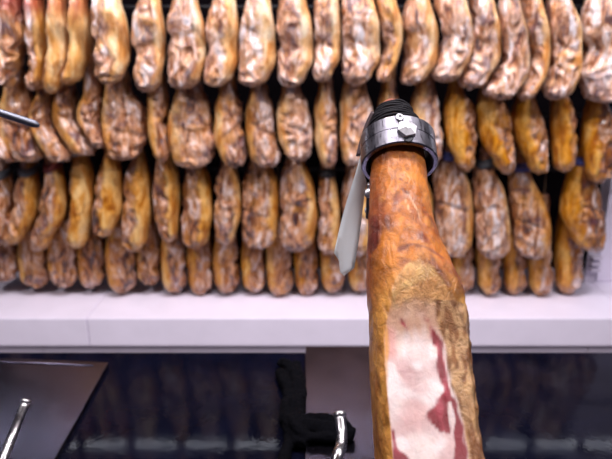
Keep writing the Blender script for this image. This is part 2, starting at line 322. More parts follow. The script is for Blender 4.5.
# ---------------------------------------------------------------- hanging hams
# per ham: sections (y, left, right), (bottom x, bottom y), rind side (+1 right, -1 left), rind share, pale, warm, strap, look
ROWS = [[
 ([(0,4,18),(20,1,21),(40,0,25),(60,1,21),(78,1,13)],(5,88),-1,.25,.25,.7,None,'slim curved tan ham with a bony shank'),
 ([(0,26,41),(20,27,44),(40,28,45),(60,31,46),(78,28,45)],(33,91),1,.25,.35,.3,None,'thin ham with a long reddish shank'),
 ([(0,49,64),(20,47,66),(40,48,68),(60,47,68),(78,46,62)],(51,93),1,.75,.55,.9,None,'slim pale yellow ham with a pinkish shank'),
 ([(0,71,86),(20,68,89),(40,68,89),(60,68,87),(74,63,82)],(67,85),1,.75,.5,.9,None,'slim golden ham hooked to the left at its foot'),
 ([(0,92,120),(20,91,126),(40,92,129),(60,95,129),(70,96,126)],(109,84),1,.35,.75,.7,None,'broad ham with a golden right edge'),
 ([(0,138,160),(20,132,163),(40,131,165),(60,135,165),(78,134,161)],(147,92),1,.25,.85,.6,None,'pale brown ham notched on its left side'),
 ([(0,172,198),(20,167,203),(40,167,206),(60,168,206),(76,168,201)],(181,89),1,.15,.8,.25,None,'wide mauve wrinkled ham'),
 ([(0,212,235),(20,206,238),(40,205,239),(60,206,239),(76,204,233)],(214,87),1,.4,.8,.4,None,'smooth ham, pinkish front and cream right edge'),
 ([(0,246,271),(20,240,274),(40,239,276),(60,239,276),(76,238,270)],(250,87),1,.35,.9,.4,None,'pale ham with white folds down its front'),
 ([(0,279,306),(20,276,311),(40,276,313),(60,277,313),(74,278,307)],(290,87),1,.3,.95,.4,None,'very pale ham with a deep crease across its middle'),
 ([(0,314,338),(20,314,340),(40,314,340),(60,314,339),(70,313,334)],(322,82),1,.3,.85,.6,None,'narrow peach ham'),
 ([(0,341,373),(20,341,379),(40,341,380),(60,341,379),(72,342,372)],(356,86),1,.2,.9,.35,None,'extra wide pale ham'),
 ([(0,377,395),(20,380,401),(40,381,402),(60,380,398),(74,376,391)],(383,83),1,.5,.65,.8,None,'narrow orange ham'),
 ([(0,407,429),(20,403,435),(40,403,438),(60,404,437),(74,402,428)],(409,85),1,.4,.75,.6,None,'ham with a bright orange streak and a dark left side'),
 ([(0,434,465),(20,439,471),(40,440,473),(60,437,468),(72,432,461)],(445,82),1,.15,1.,.2,None,'greyish lilac ham leaning left'),
 ([(0,470,492),(20,474,498),(40,471,499),(60,467,498),(78,458,487)],(471,90),1,.25,.9,.5,None,'pale ham with long vertical furrows and an orange butt'),
 ([(0,500,517),(24,501,524),(48,502,528),(72,496,527),(88,483,519)],(500,100),1,.12,1.,.2,'white','lilac ham with a whitish shank, its foot swept left'),
 ([(0,521,540),(24,526,546),(48,529,548),(72,528,546),(88,520,537)],(523,101),1,.55,.85,.5,None,'slim cream edged ham squeezed between two wider hams'),
 ([(0,549,569),(24,549,579),(48,550,580),(72,550,580),(86,545,574)],(555,100),1,.3,.85,.55,'white','ham with a greenish white shank and orange patches'),
 ([(0,585,628),(24,582,636),(48,582,642),(72,578,644),(90,584,636)],(606,103),1,.1,1.,.15,None,'very large pale lilac ham cut off by the right edge'),
],[
 ([(98,-34,-6),(119,-32,4),(139,-20,12),(152,-8,18)],(14,162),-1,.2,.2,.3,None,'dark ham showing only its butt at the left edge'),
 ([(92,6,30),(104,1,34),(119,-1,35),(139,2,38),(152,12,43)],(33,162),-1,.3,.35,.4,None,'purplish ham with an orange crown'),
 ([(92,40,54),(104,34,52),(119,31,53),(139,38,61),(152,46,70)],(62,162),-1,.3,.3,.5,None,'dark ham with a curled golden left edge'),
 ([(92,56,75),(104,54,77),(119,54,79),(132,61,86),(146,70,95)],(88,156),-1,.45,.4,.5,None,'tan ham with its foot swept to the right'),
 ([(92,85,103),(104,80,102),(119,79,101),(132,86,103),(140,92,104)],(100,148),-1,.35,.4,.5,None,'small dark mottled ham tucked behind its neighbour'),
 ([(92,105,133),(104,103,143),(119,102,147),(139,103,147),(150,108,142)],(122,160),-1,.2,.4,.3,None,'wide knobbly ham with shiny whitish folds'),
 ([(92,149,167),(104,148,168),(119,148,168),(139,150,168),(152,154,170)],(163,162),-1,.5,.35,.7,None,'narrow orange ham half hidden at its right'),
 ([(92,176,205),(104,172,210),(119,169,213),(139,169,217),(154,172,214)],(192,168),-1,.2,.5,.5,None,'widest brown ham with a golden left edge'),
 ([(92,220,238),(104,216,242),(119,215,244),(139,215,246),(154,220,246)],(236,168),-1,.3,.45,.6,None,'ham with a glossy orange left edge and folded butt'),
 ([(92,250,268),(104,247,273),(119,246,275),(139,247,276),(154,250,281)],(268,168),-1,.25,.45,.5,None,'ham with a broad striped butt leaning right'),
 ([(92,281,302),(104,278,309),(119,277,312),(139,279,313),(150,284,311)],(300,161),-1,.25,.75,.3,None,'pale wrinkled ham with a cream left edge'),
 ([(92,318,334),(104,315,336),(119,315,338),(139,315,338),(154,318,337)],(329,168),-1,.4,.5,.7,None,'narrow golden ham with a white streak'),
 ([(92,342,368),(104,340,372),(119,340,374),(139,340,373),(154,342,368)],(352,166),-1,.25,.75,.5,None,'pale orange ham just left of the ring clamp'),
 ([(92,381,397),(104,378,402),(119,377,405),(139,378,406),(154,381,402)],(390,166),-1,.3,.55,.7,None,'ham hidden behind the wrapped hock in front'),
 ([(92,415,436),(104,411,440),(119,410,442),(139,412,443),(152,422,442)],(433,164),-1,.35,.6,.4,None,'pale ham just right of the ring clamp'),
 ([(92,448,464),(104,444,474),(124,444,477),(145,448,476),(158,455,474)],(466,171),-1,.55,.1,.9,None,'golden ham with a dark notch and pointed butt'),
 ([(96,479,500),(108,477,509),(128,478,512),(148,484,514),(160,494,514)],(507,174),-1,.5,.12,.9,None,'deep golden ham pointing down to the right'),
 ([(98,518,534),(108,514,538),(128,512,545),(148,519,547),(162,528,547)],(539,175),-1,.5,.08,.9,None,'amber ham with a torn dark hollow and pointed top'),
 ([(94,555,566),(104,553,571),(128,552,577),(148,553,575),(160,554,573)],(563,172),-1,.55,.15,.9,None,'slim amber ham with a spur on its right side'),
 ([(104,589,606),(116,585,611),(128,583,614),(152,583,615),(168,586,612)],(598,183),-1,.3,.1,.8,None,'brown and amber ham at the right edge'),
],[
 ([(175,-4,9),(189,-8,12),(205,-8,14),(222,-10,13),(234,-12,9)],(-1,244),-1,.2,.2,.5,'grey','half visible ham at the left edge with a grey strap'),
 ([(172,22,38),(189,15,38),(205,14,38),(222,10,33),(235,5,25)],(8,246),1,.3,.3,.7,'grey','curved ham with a grey strap, its foot swept left'),
 ([(168,47,60),(189,42,65),(205,40,66),(222,36,62),(236,32,52)],(37,251),1,.25,.25,.6,'red','dark shanked ham with its tip hooked to the left'),
 ([(160,74,88),(172,71,92),(189,70,93),(215,69,92),(234,67,88)],(77,248),1,.8,.3,.9,'white','smooth golden ham with a white tag on its shank'),
 ([(156,104,118),(172,99,121),(189,95,122),(210,93,121),(224,94,116)],(102,237),1,.6,.25,.8,None,'golden ham with a bulge on its left side'),
 ([(162,130,147),(176,125,150),(195,123,151),(215,122,151),(236,122,147)],(133,251),1,.45,.3,.7,None,'long golden brown ham'),
 ([(162,156,174),(176,154,179),(195,153,180),(215,155,179),(228,159,178)],(170,242),1,.4,.25,.6,None,'ham with a black left side and small pointed butt'),
 ([(168,186,206),(180,183,210),(195,182,212),(215,181,213),(234,182,209)],(195,248),1,.35,.2,.6,None,'ham with a bright yellow right edge'),
 ([(165,220,236),(180,215,240),(195,214,241),(215,214,241),(232,215,236)],(225,245),1,.2,.5,.5,None,'narrow pinkish brown ham with a crumpled middle'),
 ([(168,247,272),(180,242,277),(195,241,278),(215,241,278),(234,242,276)],(258,249),1,.2,.3,.35,None,'broad dark mottled ham with a narrow gold edge'),
 ([(166,283,306),(178,279,312),(195,279,315),(215,279,317),(236,280,314)],(295,251),1,.25,.4,.4,None,'broad ham with purple patches and pale folds'),
 ([(174,319,335),(189,318,337),(205,318,339),(225,318,340),(240,318,339)],(328,255),1,.35,.45,.6,'dark','narrow pale orange ham, black strap on its shank'),
 ([(174,345,360),(189,342,367),(205,341,371),(225,342,372),(240,344,370)],(357,256),1,.3,.35,.6,None,'ham mostly hidden behind the white plastic tag'),
 ([(172,376,396),(189,374,396),(205,374,396),(225,375,396),(240,376,395)],(385,255),1,.4,.4,.8,None,'fully hidden ham behind the big shank'),
 ([(172,402,424),(189,398,430),(205,397,432),(225,399,431),(240,402,427)],(414,254),1,.4,.4,.8,None,'ham peeking out right of the big shank'),
 ([(164,439,459),(178,433,467),(195,433,471),(215,434,473),(240,435,472)],(453,257),1,.2,.5,.3,'blue','large purple mottled ham with a blue strap'),
 ([(172,474,494),(186,474,502),(200,473,506),(220,474,509),(242,477,510)],(494,259),1,.12,.7,.25,'grey','large lilac ham with a dark bruise near its top'),
 ([(176,510,530),(188,508,537),(200,509,543),(220,512,549),(242,514,550)],(534,259),1,.3,.35,.5,'blue','big round gold edged ham with blue strap'),
 ([(170,570,592),(184,565,597),(199,562,601),(215,562,604),(234,571,605)],(595,252),-1,.35,.1,.7,'blue','large dark ham with a bright amber left edge'),
],[
 ([(240,-14,17),(255,-15,18),(268,-14,18)],(4,281),-1,.25,.15,.4,None,'brown ham cut off by the left edge'),
 ([(240,20,46),(255,19,48),(272,21,48)],(36,288),-1,.3,.15,.6,None,'ochre ham with a mottled front'),
 ([(240,50,76),(255,48,77),(271,50,77)],(64,287),-1,.25,.15,.6,None,'wide ochre brown ham'),
 ([(240,80,103),(255,79,104),(272,80,104)],(92,288),-1,.25,.2,.4,None,'dull brown ham with a wrinkled butt'),
 ([(240,107,134),(255,105,136),(276,108,137)],(122,292),-1,.35,.2,.6,None,'broad golden edged ham with a swirled butt'),
 ([(240,138,159),(255,137,161),(270,138,161)],(151,285),-1,.25,.15,.5,None,'short dark brown ham'),
 ([(240,162,184),(255,161,186),(276,162,187)],(175,292),-1,.35,.15,.5,None,'ham with a thin orange left edge'),
 ([(240,188,211),(255,187,213),(278,189,214)],(201,294),-1,.4,.12,.6,None,'dark ham with a bright orange left edge'),
 ([(240,215,238),(255,213,239),(277,215,240)],(227,292),-1,.3,.15,.4,None,'dark ham with grey brown folds'),
 ([(240,242,264),(255,241,265),(277,243,266)],(254,292),-1,.35,.12,.6,None,'amber ham with a purple brown front'),
 ([(240,267,290),(255,266,292),(280,268,293)],(280,296),-1,.3,.12,.6,None,'long amber brown ham'),
 ([(240,295,317),(255,294,319),(280,296,319)],(307,296),-1,.35,.12,.6,None,'ham with a mustard yellow upper part'),
 ([(240,321,343),(255,320,344),(276,321,345)],(332,292),-1,.4,.15,.6,None,'mustard brown ham below the white plastic tag'),
 ([(240,349,369),(255,347,371),(277,349,371)],(360,292),-1,.4,.15,.6,None,'ham just left of the big shank in front'),
 ([(240,376,396),(255,374,398),(277,376,398)],(387,292),1,.4,.15,.6,None,'fully hidden ham behind the big shank'),
 ([(240,403,423),(255,401,425),(277,403,425)],(413,292),1,.4,.15,.6,None,'fully hidden broad ham behind the big shank'),
 ([(240,428,446),(255,427,448),(272,428,448)],(438,286),-1,.3,.12,.5,None,'ham just right of the big shank in front'),
 ([(240,451,472),(255,450,474),(277,451,474)],(462,293),-1,.3,.12,.5,None,'dim brown ham below the large purple mottled one'),
 ([(240,477,499),(255,476,500),(279,478,500)],(489,295),-1,.4,.1,.6,None,'amber ham below the large lilac one'),
 ([(240,503,525),(255,502,526),(279,504,526)],(514,295),-1,.45,.1,.7,None,'bright amber brown ham with a rounded butt'),
 ([(240,529,550),(255,528,552),(280,530,552)],(541,296),-1,.35,.12,.6,None,'amber ham with a grey butt'),
 ([(216,560,574),(235,556,580),(255,555,583),(277,556,582)],(567,293),-1,.35,.1,.7,None,'tall ham with a dark spot, nearest the white end panel'),
]]
ROWNAME = ['top row', 'second row', 'third row', 'bottom row']
ORD = ['first','second','third','fourth','fifth','sixth','seventh','eighth','ninth','tenth','eleventh','twelfth','thirteenth','fourteenth']
def ham_mesh(row, spec, Y, seed):
    secs, (bx_, by_), side, rshare, pale, warm, strap, look = spec
    pts = []
    for (y, l, r) in secs:
        a = at_y(l, y, Y); b = at_y(r, y, Y); pts.append((-(a.z+b.z)/2, (a.x+b.x)/2, (b.x-a.x)/2))
    bot = at_y(bx_, by_, Y); bot.z = max(bot.z, .504); zbot = bot.z
    # upper part: continue the body and taper into the shank
    z0, x0, w0 = -pts[0][0], pts[0][1], pts[0][2]
    topz = zbot + (.47 if row else .53)
    if topz < z0+.1: topz = z0+.1
    H = topz-z0; r_sh = .026
    up = [(-(topz+.0), x0*.995, .020), (-(z0+H*.86), x0, .024), (-(z0+H*.6), x0, max(r_sh, w0*.42)), (-(z0+H*.35), x0, max(r_sh, w0*(.72 if row else .8)))]
    if strap in ('blue', 'white') or (strap == 'grey' and pale > .6): up[3] = (-(z0+.045), x0, .026); up[2] = (up[2][0], x0, .024)
    elif strap or row == 0 and w0 < .036: up[3] = (up[3][0], x0, min(up[3][2], .03)); 
    tab = up+pts
    zl, wl, xl = -pts[-1][0], pts[-1][2], pts[-1][1]
    nz, na = 92, 60
    cap = zl-zbot
    zs = []
    for i in range(nz):
        t = i/(nz-1)
        zs.append(topz-(topz-zl)*(t/.78) if t < .78 else None)
    k0 = sum(1 for z in zs if z is not None)
    for j in range(nz-k0):
        ph = (j+.5)/(nz-k0)*PI/2; zs[k0+j] = zl-cap*math.sin(ph)
    bm = bmesh.new(); cl = bm.loops.layers.float_color.new('Col'); rings = []; cols = {}
    off = Vector((seed*3.7, seed*1.3, seed*2.1))
    Lb = z0-zbot
    notch = random.random() < .6; nz_ = zbot+Lb*random.uniform(.42, .62)
    for i, z in enumerate(zs):
        if z >= zl: x, w = interp(tab, -z); capf = 1
        else:
            capf = math.sqrt(max(1e-4, 1-((zl-z)/cap)**2)); t = (zl-z)/cap; x = xl+(bot.x-xl)*t**1.3*.8; w = wl*capf
        body = sm(topz-.02, z0-.02, z)
        d = max(w, (.052+.008*body)*body*(capf**.8)+w*(1-body)); d = min(d, .062)
        if z < zl: d = min(d, .060)*1.0
        if z < zl: d = d*capf**.2 if capf > .2 else w
        ring = []
        fr = (topz-z)/(topz-zbot)
        for k in range(na):
            th = 2*PI*k/na; c, s = math.cos(th), math.sin(th)      # s<0 : front
            e = .88
            vx = math.copysign(abs(c)**e, c)*w; vy = math.copysign(abs(s)**e, s)*d
            P = Vector((x+vx, Y+vy, z))
            # rind mask : covers the rind side (and the back)
            lat = side*c                                              # 1 at rind edge
            nb = noise.noise(Vector((z*14, seed*9.1, th)))*.35+noise.noise(P*45+off)*.18
            edge = 1-2*rshare
            rind = sm(edge-.18, edge+.18, lat+nb+(.8 if s > .35 else 0))
            if rshare < .7: rind *= 1-.65*sm(.86, 1, fr)
            # relief
            Q = Vector((P.x, P.y, P.z*(.22+.4*fr)))*26+off
            Wp = noise.noise_vector(P*11+off)*1.1
            rd = 1-abs(noise.noise(Q+Wp))*2.6
            Q2 = Vector((P.x, P.y, P.z*.6))*55+off
            rd2 = 1-abs(noise.noise(Q2+Wp*1.5))*2.4
            lowf = sm(.45, .95, fr)
            amp = (1-rind)*body*(.0065+.0055*lowf)
            dsp = amp*(rd*1.0+rd2*.2-.6)+rind*body*.0018*(noise.noise(Q*.8)*2)
            dsp -= (1-rind)*.005*body*(1 if s < .3 else 0)
            dsp += .003*noise.noise(P*9+off)
            if notch: dsp -= .013*math.exp(-((z-nz_)/.018)**2)*sm(.2, 1, -lat)*(1 if s < .5 else .3)
            if not notch: dsp -= .008*math.exp(-((z-nz_)/.012+(c*2.2))**2)*sm(.25, .7, -s)*(1-rind)
            nrm = Vector((vx/max(w, 1e-3)**2*w, vy/max(d, 1e-3)**2*d, -.2 if z > zl else -(1-capf)*1.5)).normalized()
            fall = 1 if capf > .3 else capf/.3
            P2 = P+nrm*dsp*fall
            v = bm.verts.new(P2); ring.append(v); cols[v] = (rind, max(0, min(1, (rd*.6+rd2*.4)*.6+.35)), lowf, sm(z0-.085, z0-.01, z+.03*nb) if row == 0 and pale < .6 else 0)
        rings.append(ring)
    for a, b in zip(rings, rings[1:]):
        for k in range(na): bm.faces.new((a[k], b[k], b[(k+1) % na], a[(k+1) % na]))
    for ring, flip in ((rings[0], False), (rings[-1], True)):
        ctr_ = sum((v.co for v in ring), Vector())/na; vc = bm.verts.new(ctr_ + Vector((0, 0, -.001 if flip else .004))); cols[vc] = cols[ring[0]]
        for k in range(na):
            f = (ring[k], ring[(k+1) % na], vc); bm.faces.new(f if not flip else tuple(reversed(f)))
    bm.normal_update()
    for f in bm.faces:
        for l in f.loops: l[cl] = cols[l.vert]
    return bm, zbot, topz, tab, z0

rail_z = {}
for row, hams in enumerate(ROWS):
    rz_ = -9
    built = []
    n = len(hams)
    for i, sp_ in enumerate(hams):
        Y = ROWY[row]+((i % 2)*.014-.007)
        bm, zbot, topz, tab, z0 = ham_mesh(row, sp_, Y, row*31+i+1)
        built.append((i, sp_, bm, Y, zbot, topz, tab, z0)); rz_ = max(rz_, topz)
    rz_ += .035; rail_z[row] = rz_
    if True:
        rl = thing('hanging_rail', (0, ROWY[row], rz_), f'black steel rail the {ROWNAME[row]} of hams hangs from', 'rail', None)
        bm = bmesh.new(); tube(bm, [(-1.75, ROWY[row]+.0, rz_), (1.75, ROWY[row]+.0, rz_)], .008, 12)
        for s in (-1, 1): box(bm, (s*1.75-.01, ROWY[row]-.01, rz_-.01), (s*1.75+.01, 2.758, rz_+.01))
        part('bar', bm, M_rail, rl, False)
    for (i, sp_, bm, Y, zbot, topz, tab, z0) in built:
        look = sp_[7]
        mx = (sp_[0][2][1]+sp_[0][2][2])/2
        hid = look.startswith('fully hidden')
        pos = 'out of sight' if hid else (f'{ORD[i]} from left' if mx < 398 else f'{ORD[n-1-i]} from right')
        pos = pos.replace('first from left', 'leftmost').replace('first from right', 'rightmost')
        lab = f'{look}, {ROWNAME[row]}, {pos}'
        x0 = tab[0][1]
        t = thing('cured_ham', (x0, Y, zbot), lab, 'ham', f'hams hanging in the {ROWNAME[row]}')
        o = part('meat', bm, M_ham, t)
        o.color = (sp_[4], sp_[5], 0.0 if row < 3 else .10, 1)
        bm = bmesh.new(); pz = topz-.02
        loop = [(x0+.019*math.cos(a), Y+.019*math.sin(a), pz+.004*math.sin(3*a)) for a in [2*PI*k/16 for k in range(17)]]
        x_r = x0
        tube(bm, loop, .0045, 8, False)
        tube(bm, [(x0, Y-.0, topz-.004), (x0, Y, topz+.02), (x0, ROWY[row], rz_-.012)], .0032, 8)
        lp = [(x0, ROWY[row]+.0112*math.cos(a), rz_+.0112*math.sin(a)) for a in [2*PI*k/14 for k in range(15)]]
        tube(bm, lp, .003, 8, False)
        part('hanging_cord', bm, M_cord, t)
        if sp_[6]:
            # band around the shank just above the body
            zc = z0+(.012 if sp_[6] in ('dark', 'red') or sp_[4] < .4 and sp_[6] == 'grey' else .04)
            xx, ww = interp(tab, -zc); bm = bmesh.new(); rings = []
            body = sm(topz-.02, z0-.02, zc); dd = max(ww, .06*body+ww*(1-body)); dd = min(dd, .062)
            for (dz, k_) in ((-.016, 1.04), (-.015, 1.12), (.0, 1.16), (.015, 1.10), (.016, 1.02)):
                xi, wi = interp(tab, -(zc+dz))
                b2 = sm(topz-.02, z0-.02, zc+dz); di = min(max(wi, .06*b2+wi*(1-b2)), .062)
                rings.append([bm.verts.new((xi+math.copysign(abs(math.cos(a))**.88, math.cos(a))*wi*k_, Y+math.copysign(abs(math.sin(a))**.88, math.sin(a))*di*k_, zc+dz+.004*math.sin(a*2+i))) for a in [2*PI*k/32 for k in range(32)]])
            for a, b in zip(rings, rings[1:]):
                for k in range(32): bm.faces.new((a[k], a[(k+1) % 32], b[(k+1) % 32], b[k]))
            part('strap', bm, STR[sp_[6]], t)

# ---------------------------------------------------------------- the big ham in the stand
EL = math.radians(43)
AX = Vector((0, math.cos(EL), math.sin(EL))); NR = Vector((0, -math.sin(EL), math.cos(EL))); XV = Vector((1, 0, 0))
P0 = at_y(398, 150, .78)
def axis_s(py):             # position along the axis seen at height py
    d = ray(306, py); O = Vector((0, CAMZ))
    # solve P0.yz + s*AX.yz = O + k*d.yz
    a11, a12, b1 = AX.y, -d.y, 0-P0.y; a21, a22, b2 = AX.z, -d.z, CAMZ-P0.z
    det = a11*a22-a12*a21; s = (b1*a22-a12*b2)/det; k = (a11*b2-a21*b1)/det
    return s, k
def loc_su(px, py, h):      # (s, u) on the plane h above the axis
    d = ray(px, py); O = Vector((0, 0, CAMZ)); k = ((P0+NR*h)-O).dot(NR)/d.dot(NR); p = O+d*k-P0
    return p.dot(AX), p.x
prof = [(105,383,400),(108,380,405),(112,378,409),(119,375,412),(127,372,417),(140,370,421),(157,371,424),(175,371,426),(195,370,429),(215,369,432),(235,368,436),(255,367,443),(275,367,451),(300,369,460),(325,370,465),(350,371,468),(380,372,471),(410,374,474),(440,377,478),(462,378,482),(520,378,496)]
tab = []
for (y, l, r) in prof:
    s, k = axis_s(y); X = ((l+r)/2-306)*k/F-P0.x; w = (r-l)/2*k/F
    tab.append((-s, X, w))
s_end = -tab[-1][0]
tab += [(-(s_end-.09), tab[-1][1]+.004, .075), (-(s_end-.17), tab[-1][1]+.006, .074)]
S1 = -tab[0][0]; S0 = s_end-.17
hero = thing('cured_ham', (P0.x, .45, .98), 'big partly sliced ham in the foreground, clamped by its hock in a steel ring', 'ham')
def seg_dist(p, a, b):
    ab = (b[0]-a[0], b[1]-a[1]); t = max(0, min(1, ((p[0]-a[0])*ab[0]+(p[1]-a[1])*ab[1])/(ab[0]**2+ab[1]**2+1e-12)))
    return math.hypot(p[0]-a[0]-ab[0]*t, p[1]-a[1]-ab[1]*t), t
HC = .036
def PL(lst): return [(*loc_su(x, y, HC), r) for (x, y, r) in lst]     # stroke with half-width in metres
def stroke(p, pl, soft=.0025, nz=0):
    best = 9
    for a, b in zip(pl, pl[1:]):
        d, t = seg_dist(p, a, b); best = min(best, d-(a[2]+(b[2]-a[2])*t))
    return 1-sm(-soft, soft, best+nz)
red1 = PL([(427,322,.002),(436,342,.0045),(441,362,.0050),(444,380,.005),(448,398,.004)])
red2 = PL([(446,392,.002),(441,402,.007),(439,416,.009),(444,428,.005),(446,434,.001)])
red3 = PL([(446,385,.002),(454,404,.0022),(459,430,.003),(461,462,.004)])
red4 = PL([(393,432,.0008),(396,446,.004),(400,462,.008),(402,480,.012)])
red5 = PL([(402,325,.003),(408,330,.002)])
pink1 = PL([(385,336,.010),(392,352,.006)])
orange_edge = PL([(384,318,.0015),(386,340,.002),(386,365,.002),(385,400,.0018),(386,440,.0016),(388,480,.0016)])
dk1 = PL([(374,212,.004),(376,228,.006),(373,245,.004)]); dk2 = PL([(398,254,.002),(410,250,.0022),(424,254,.0022),(440,262,.002)]); dk3 = PL([(428,262,.002),(436,276,.003),(446,290,.003)])
dk4 = PL([(400,180,.0018),(407,185,.001)]); dk5 = PL([(402,191,.0015),(408,196,.0012)]); dk6 = PL([(385,218,.0015),(388,232,.0015)]); dk7 = PL([(395,170,.001),(396,200,.001),(393,214,.0012)])
scr = PL([(408,196,.0008),(416,214,.001),(420,228,.0006)]); scr2 = PL([(404,200,.0006),(409,216,.0006)])
arch = PL([(413,266,0)])[0]; arch_l = PL([(380,300,0)])[0]
RB = [(loc_su(x, y, HC)) for (x, y) in ((434,318),(440,335),(446,355),(449,370),(451,385),(458,405),(463,430),(467,462),(472,500))]
RB = sorted((a, b) for a, b in RB)
s_white = loc_su(410, 322, HC)[0]; s_pink = loc_su(410, 300, HC)[0]
def lerp3(a, b, t): return tuple(a[i]+(b[i]-a[i])*t for i in range(3))
ns, na = 430, 200
bm = bmesh.new(); cl = bm.loops.layers.float_color.new('Col'); cc = bm.loops.layers.float_color.new('Cut')
rings = []; cols = {}
s_cut = loc_su(410, 268, HC)[0]
for i in range(ns+1):
    t = i/ns; s = S1+(S0-S1)*t
    X, w = interp(tab, -s)
    dh = w*1.0+.012*sm(0, -.25, s)
    capf = 1
    if s-S0 < .06: capf = math.sqrt(max(.0004, 1-(1-(s-S0)/.06)**2)); 
    if S1-s < .008: capf = math.sqrt(max(.02, 1-(1-(S1-s)/.008)**2))
    clip = dh*(1-.30*sm(s_cut+.01, s_cut-.09, s))
    ring = []
    for k in range(na):
        th = 2*PI*k/na; c, sn = math.cos(th), math.sin(th)
        e = .92-.12*sm(.02, -.2, s)
        u = math.copysign(abs(c)**e, c)*w; v = math.copysign(abs(sn)**e, sn)*dh
        cut = 0
        if v > clip:
            cut = sm(0, .002, v-clip); v = clip+(v-clip)*.08
        g = Vector((u, s, v)); pp = (s, X+u)
        lo = noise.noise(g*22+Vector((3, 1, 7))); mid = noise.noise(g*60); fine = noise.noise(Vector((u*1.0, s*.35, v))*170)
        dsp = (.0022*lo+.0008*mid+.0009*fine)*(1-.75*cut)
        rough_side = sm(.3, .9, c)*sm(-.12, -.2, s)*(1-cut)
        dsp += rough_side*.0025*(1-abs(noise.noise(Vector((u, s*.4, v))*90))*2.5)
        # ---- colour of the thing itself
        rind = lerp3((.56, .185, .018), (.35, .088, .009), sm(-.2, .5, lo+.5*mid))
        rind = lerp3(rind, (.70, .30, .06), .6*sm(.15, .6, mid))
        rind = lerp3(rind, (.20, .035, .02), .75*sm(.30, .55, noise.noise(g*38+Vector((9, 2, 2))))*sm(.03, -.02, s))
        lower = sm(s_cut+.02, s_cut-.06, s)
        side_c = lerp3((.60, .33, .085), (.30, .135, .035), sm(-.3, .4, mid+.4*lo))
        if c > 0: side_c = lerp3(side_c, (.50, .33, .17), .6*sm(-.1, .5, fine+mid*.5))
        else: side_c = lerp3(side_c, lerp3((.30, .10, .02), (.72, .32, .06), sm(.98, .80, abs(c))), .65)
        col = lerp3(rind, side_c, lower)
        top = sn > 0
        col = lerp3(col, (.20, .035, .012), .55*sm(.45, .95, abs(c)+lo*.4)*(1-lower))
        nzv = .004*mid+.003*fine
        if top:
            for pl, cst in ((dk1, .8), (dk2, .75), (dk3, .6), (dk4, .8), (dk5, .8), (dk6, .7), (dk7, .5)):
                col = lerp3(col, (.13, .018, .015), cst*stroke(pp, pl, .002, nzv*.5))
            for pl in (scr, scr2): col = lerp3(col, (.80, .50, .30), .7*stroke(pp, pl, .0006, nzv*.15))
            # tan area starting the cut
            du = abs(pp[1]-arch[1]-.002); a = (arch[0]-s) - du*du*38 + nzv
            tan = sm(-.001, .005, a)
            tan_c = lerp3((.66, .42, .17), (.58, .30, .11), sm(-.2, .4, mid))
            halfw = (w*math.sqrt(max(0, 1-(clip/dh)**2)))
            inside = sm(1.06, .98, abs(u)/(max(halfw, w*.62)))
            col = lerp3(col, tan_c, tan*inside)
        pinkish = sm(s_pink+.008, s_pink-.012, s+nzv*1.5+(pp[1]-arch[1])**2*14)*cut
        white = sm(s_white+.008, s_white-.030, s+nzv*3+(pp[1]-arch[1])**2*14)*cut
        col = lerp3(col, (.62, .38, .28), pinkish*.8)
        wc = lerp3((.80, .68, .64), (.66, .43, .41), sm(-.1, .55, noise.noise(g*26+Vector((5, 5, 1)))))
        wc = lerp3(wc, (.86, .78, .75), sm(.0, .5, mid+lo*.5))
        col = lerp3(col, wc, white)
        if top and s < s_white+.02:
            rbx = interp(RB, s)[0]; beyond = sm(-.0015, .0025, pp[1]-rbx+nzv*.8)
            fat = lerp3((.50, .30, .15), (.24, .10, .035), sm(-.25, .35, fine*1.2+mid*.6))
            col = lerp3(col, fat, beyond); cutv = cut*(1-beyond)
        else: cutv = cut
        if top and cut > 0:
            rc_ = lerp3((.22, .012, .022), (.40, .05, .075), sm(-.2, .5, mid+fine))
            col = lerp3(col, (.72, .34, .30), .7*stroke(pp, pink1, .006, nzv)*cut)
            col = lerp3(col, (.74, .36, .07), .85*stroke(pp, orange_edge, .0022, nzv*.5)*cut)
            for pl in (red1, red2, red3, red4, red5): col = lerp3(col, rc_, .94*stroke(pp, pl, .0019, nzv*1.2+.0012*noise.noise(Vector((u*1.0, s*.3, 0))*420))*cut)
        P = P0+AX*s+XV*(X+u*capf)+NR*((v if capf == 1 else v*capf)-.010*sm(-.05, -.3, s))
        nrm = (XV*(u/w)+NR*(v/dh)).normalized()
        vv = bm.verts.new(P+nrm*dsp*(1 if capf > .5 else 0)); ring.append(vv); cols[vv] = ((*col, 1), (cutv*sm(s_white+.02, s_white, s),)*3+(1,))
    rings.append(ring)
for a, b in zip(rings, rings[1:]):
    for k in range(na): bm.faces.new((a[k], b[k], b[(k+1) % na], a[(k+1) % na]))
bm.faces.new(list(reversed(rings[0]))); bm.faces.new(rings[-1])
bmesh.ops.recalc_face_normals(bm, faces=bm.faces)
for f in bm.faces:
    for l in f.loops: l[cl], l[cc] = cols[l.vert]
part('meat', bm, M_hero, hero)
# torn rind flap on the right flank
bm = bmesh.new()
for (x, y, dx, dy, r) in ((463,384,3,14,.0016),(466,392,5,16,.0013),(462,400,5,14,.0012),(468,402,3,14,.0011)):
    a = P0+AX*loc_su(x, y, .03)[0]+XV*loc_su(x, y, .03)[1]+NR*.028; b = P0+AX*loc_su(x+dx, y+dy, .03)[0]+XV*loc_su(x+dx, y+dy, .03)[1]+NR*.030
    m_ = (a+b)/2+NR*.004
    tube(bm, spline([a, m_, b], 5), [r*(1-abs(k/10-.5)*1.5) for k in range(11)], 6)
part('torn_rind', bm, plain('pale_torn_fat', (.62, .45, .28), .5, nscale=200, namp=.3), hero)
